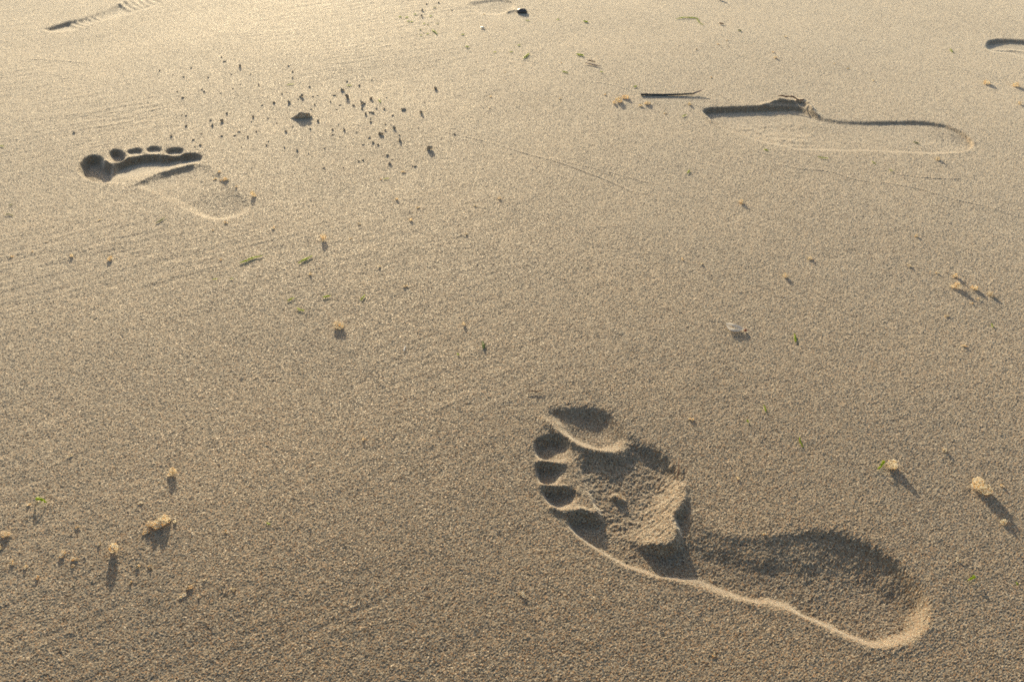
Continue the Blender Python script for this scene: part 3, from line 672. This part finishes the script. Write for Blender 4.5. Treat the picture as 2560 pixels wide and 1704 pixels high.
# reed by the shoe print
c0, c1, c2 = (1602, 238.5), (1700, 238.5), (1738, 237)
reed = bpy.data.objects.new('reed', None); COL.objects.link(reed); rc = G(1670, 238); reed.location = (rc[0], rc[1], 0); reed.empty_display_size = .02
tag(reed, 'dark thin reed lying on the sand left of the shoe print', 'reed')
def reed_piece(name, pts, radii, mat, dz):
    Q = np.array([[*G(*p), 0] for p in pts]); 
    for q, z in zip(Q, dz): q[2] = ground_z(q[0], q[1]) + z
    o = add(name, tube_mesh(name, Q - np.array([rc[0], rc[1], 0]), radii, mat, 8, .9, 4, .08), reed); return o
reed_piece('stem', [(1602, 238), (1625, 238.3), (1650, 238.5), (1680, 238.4), (1710, 238), (1736, 237.2)], [.0012, .0013, .0014, .0013, .0013, .0010], M_REED, [.0012, .0012, .0012, .0013, .0016, .0022])
reed_piece('split_end', [(1734, 236.5), (1745, 234.5), (1757, 232)], [.0012, .0010, .0005], M_STRAW, [.0022, .0032, .0048])

strand([(1314, 986), (1330, 983), (1345, 984), (1358, 980)], 3.5, 'thin red brown twig lying above the toes of the large footprint', M_TWIG, 'twig', 'twig', None, .9, .001, wig=.5)
strand([(1697, 1150), (1696, 1175), (1692, 1204)], 4, 'thin red brown stem on the right rim of the ball of the large footprint', M_TWIG, 'twig', 'twig', None, .9, .0015, wig=.3)
strand([(1944, 247), (1965, 252), (1985, 257), (2008, 259)], 7, 'dark brown twig half buried in the crumbly rim of the shoe print', M_TWIG, 'twig', 'twig', None, .8, .004, wig=.15)
strand([(1462, 160), (1480, 163.5), (1500, 168)], 5, 'broken pale straw at the top, lower and longer piece', M_STRAW, 'straw', 'straw', 'broken straws', .7, .001, wig=.1)
strand([(1470, 155), (1478, 157), (1488, 160)], 6, 'broken brown straw at the top, upper and shorter piece', M_TWIG, 'straw', 'straw', 'broken straws', .7, .002, wig=.1)
strand([(1010, 880), (1012, 873), (1014, 867)], 4, 'tiny white splinter near the middle, left of the dark green curled scrap', M_SHELL, 'splinter', 'splinter', None, .8, .0006)
strand([(1202, 70), (1206, 71), (1212, 72)], 9, 'small white shell bit near the top edge below the faint print', M_SHELL, 'shell_bit', 'shell', None, .6, .0006)
strand([(1797, 62), (1804, 63), (1809, 65)], 8, 'small brown chip of bark at the top right of the curving strand', M_TWIG, 'bark_chip', 'bark chip', None, .6, .001)
strand([(1792, -2), (1800, 1), (1808, 3)], 11, 'reddish brown chip cut by the top edge of the photo', M_TWIG, 'bark_chip', 'bark chip', None, .6, .002)
# dark pebble at the top
pc = G(1304, 31)
pv = ICO2_V * np.array([.0095, .0075, .0045]) * (1 + .08 * rng.standard_normal((len(ICO2_V), 1)))
me = bpy.data.meshes.new('pebble'); me.from_pydata(pv.tolist(), [], ICO2_F.tolist()); me.materials.append(M_STONE)
for p in me.polygons: p.use_smooth = True
tag(add('pebble', me, None, (pc[0], pc[1], ground_z(*pc) + .002)), 'small dark pebble near the middle of the top edge', 'pebble')

# papery husk with a red tip
hk = zmap(1800, 780, 22.4)
hc = hk([(850, 1010)])[0]; hz0 = ground_z(*hc)
husk = bpy.data.objects.new('papery_husk', None); COL.objects.link(husk); husk.location = (hc[0], hc[1], hz0); husk.empty_display_size = .01
tag(husk, 'papery white winged husk with a red tip lying on open sand right of the middle', 'seed husk')
def sheet(name, top, bottom, zt, zb, mid, mat, thick=.00025):
    A, B = spline(hk(top), False, 4), spline(hk(bottom), False, 4); n = len(A); V = []; Fc = []
    rows = 6
    for i in range(n):
        for j in range(rows):
            t = j / (rows - 1); p = A[i] * (1 - t) + B[i] * t
            u = i / (n - 1)
            z = zt * (1 - t) + zb * t + mid * math.sin(math.pi * t) * math.sin(math.pi * min(max(u, .05), .95)) + .0002 * math.sin(9 * u + 5 * t)
            V.append((p[0] - hc[0], p[1] - hc[1], z + .0008))
    for i in range(n - 1):
        for j in range(rows - 1):
            a, b, c, d = i * rows + j, i * rows + j + 1, (i + 1) * rows + j + 1, (i + 1) * rows + j
            Fc.append((a, b, c, d))
    me = bpy.data.meshes.new(name); me.from_pydata(V, [], Fc); me.materials.append(mat)
    for p in me.polygons: p.use_smooth = True
    return add(name, me, husk)
sheet('wing', [(290, 720), (600, 700), (850, 800), (1080, 880), (1320, 1020)], [(310, 800), (560, 900), (820, 1000), (1100, 1080), (1330, 1090)], .0010, .0016, .0014, M_WHITE)
sheet('wing', [(300, 790), (520, 940), (800, 1020), (1080, 1060), (1330, 1060)], [(330, 900), (460, 1120), (700, 1220), (1000, 1220), (1320, 1120)], .0012, .0017, .0006, M_WHITE)
rt = hk([(1405, 1085)])[0] - hc
me = bpy.data.meshes.new('red_tip'); me.from_pydata((ICO2_V * np.array([.0012, .0011, .0010]) + np.array([rt[0], rt[1], .0012])).tolist(), [], ICO2_F.tolist()); me.materials.append(M_RED)
for p in me.polygons: p.use_smooth = True
add('red_tip', me, husk)
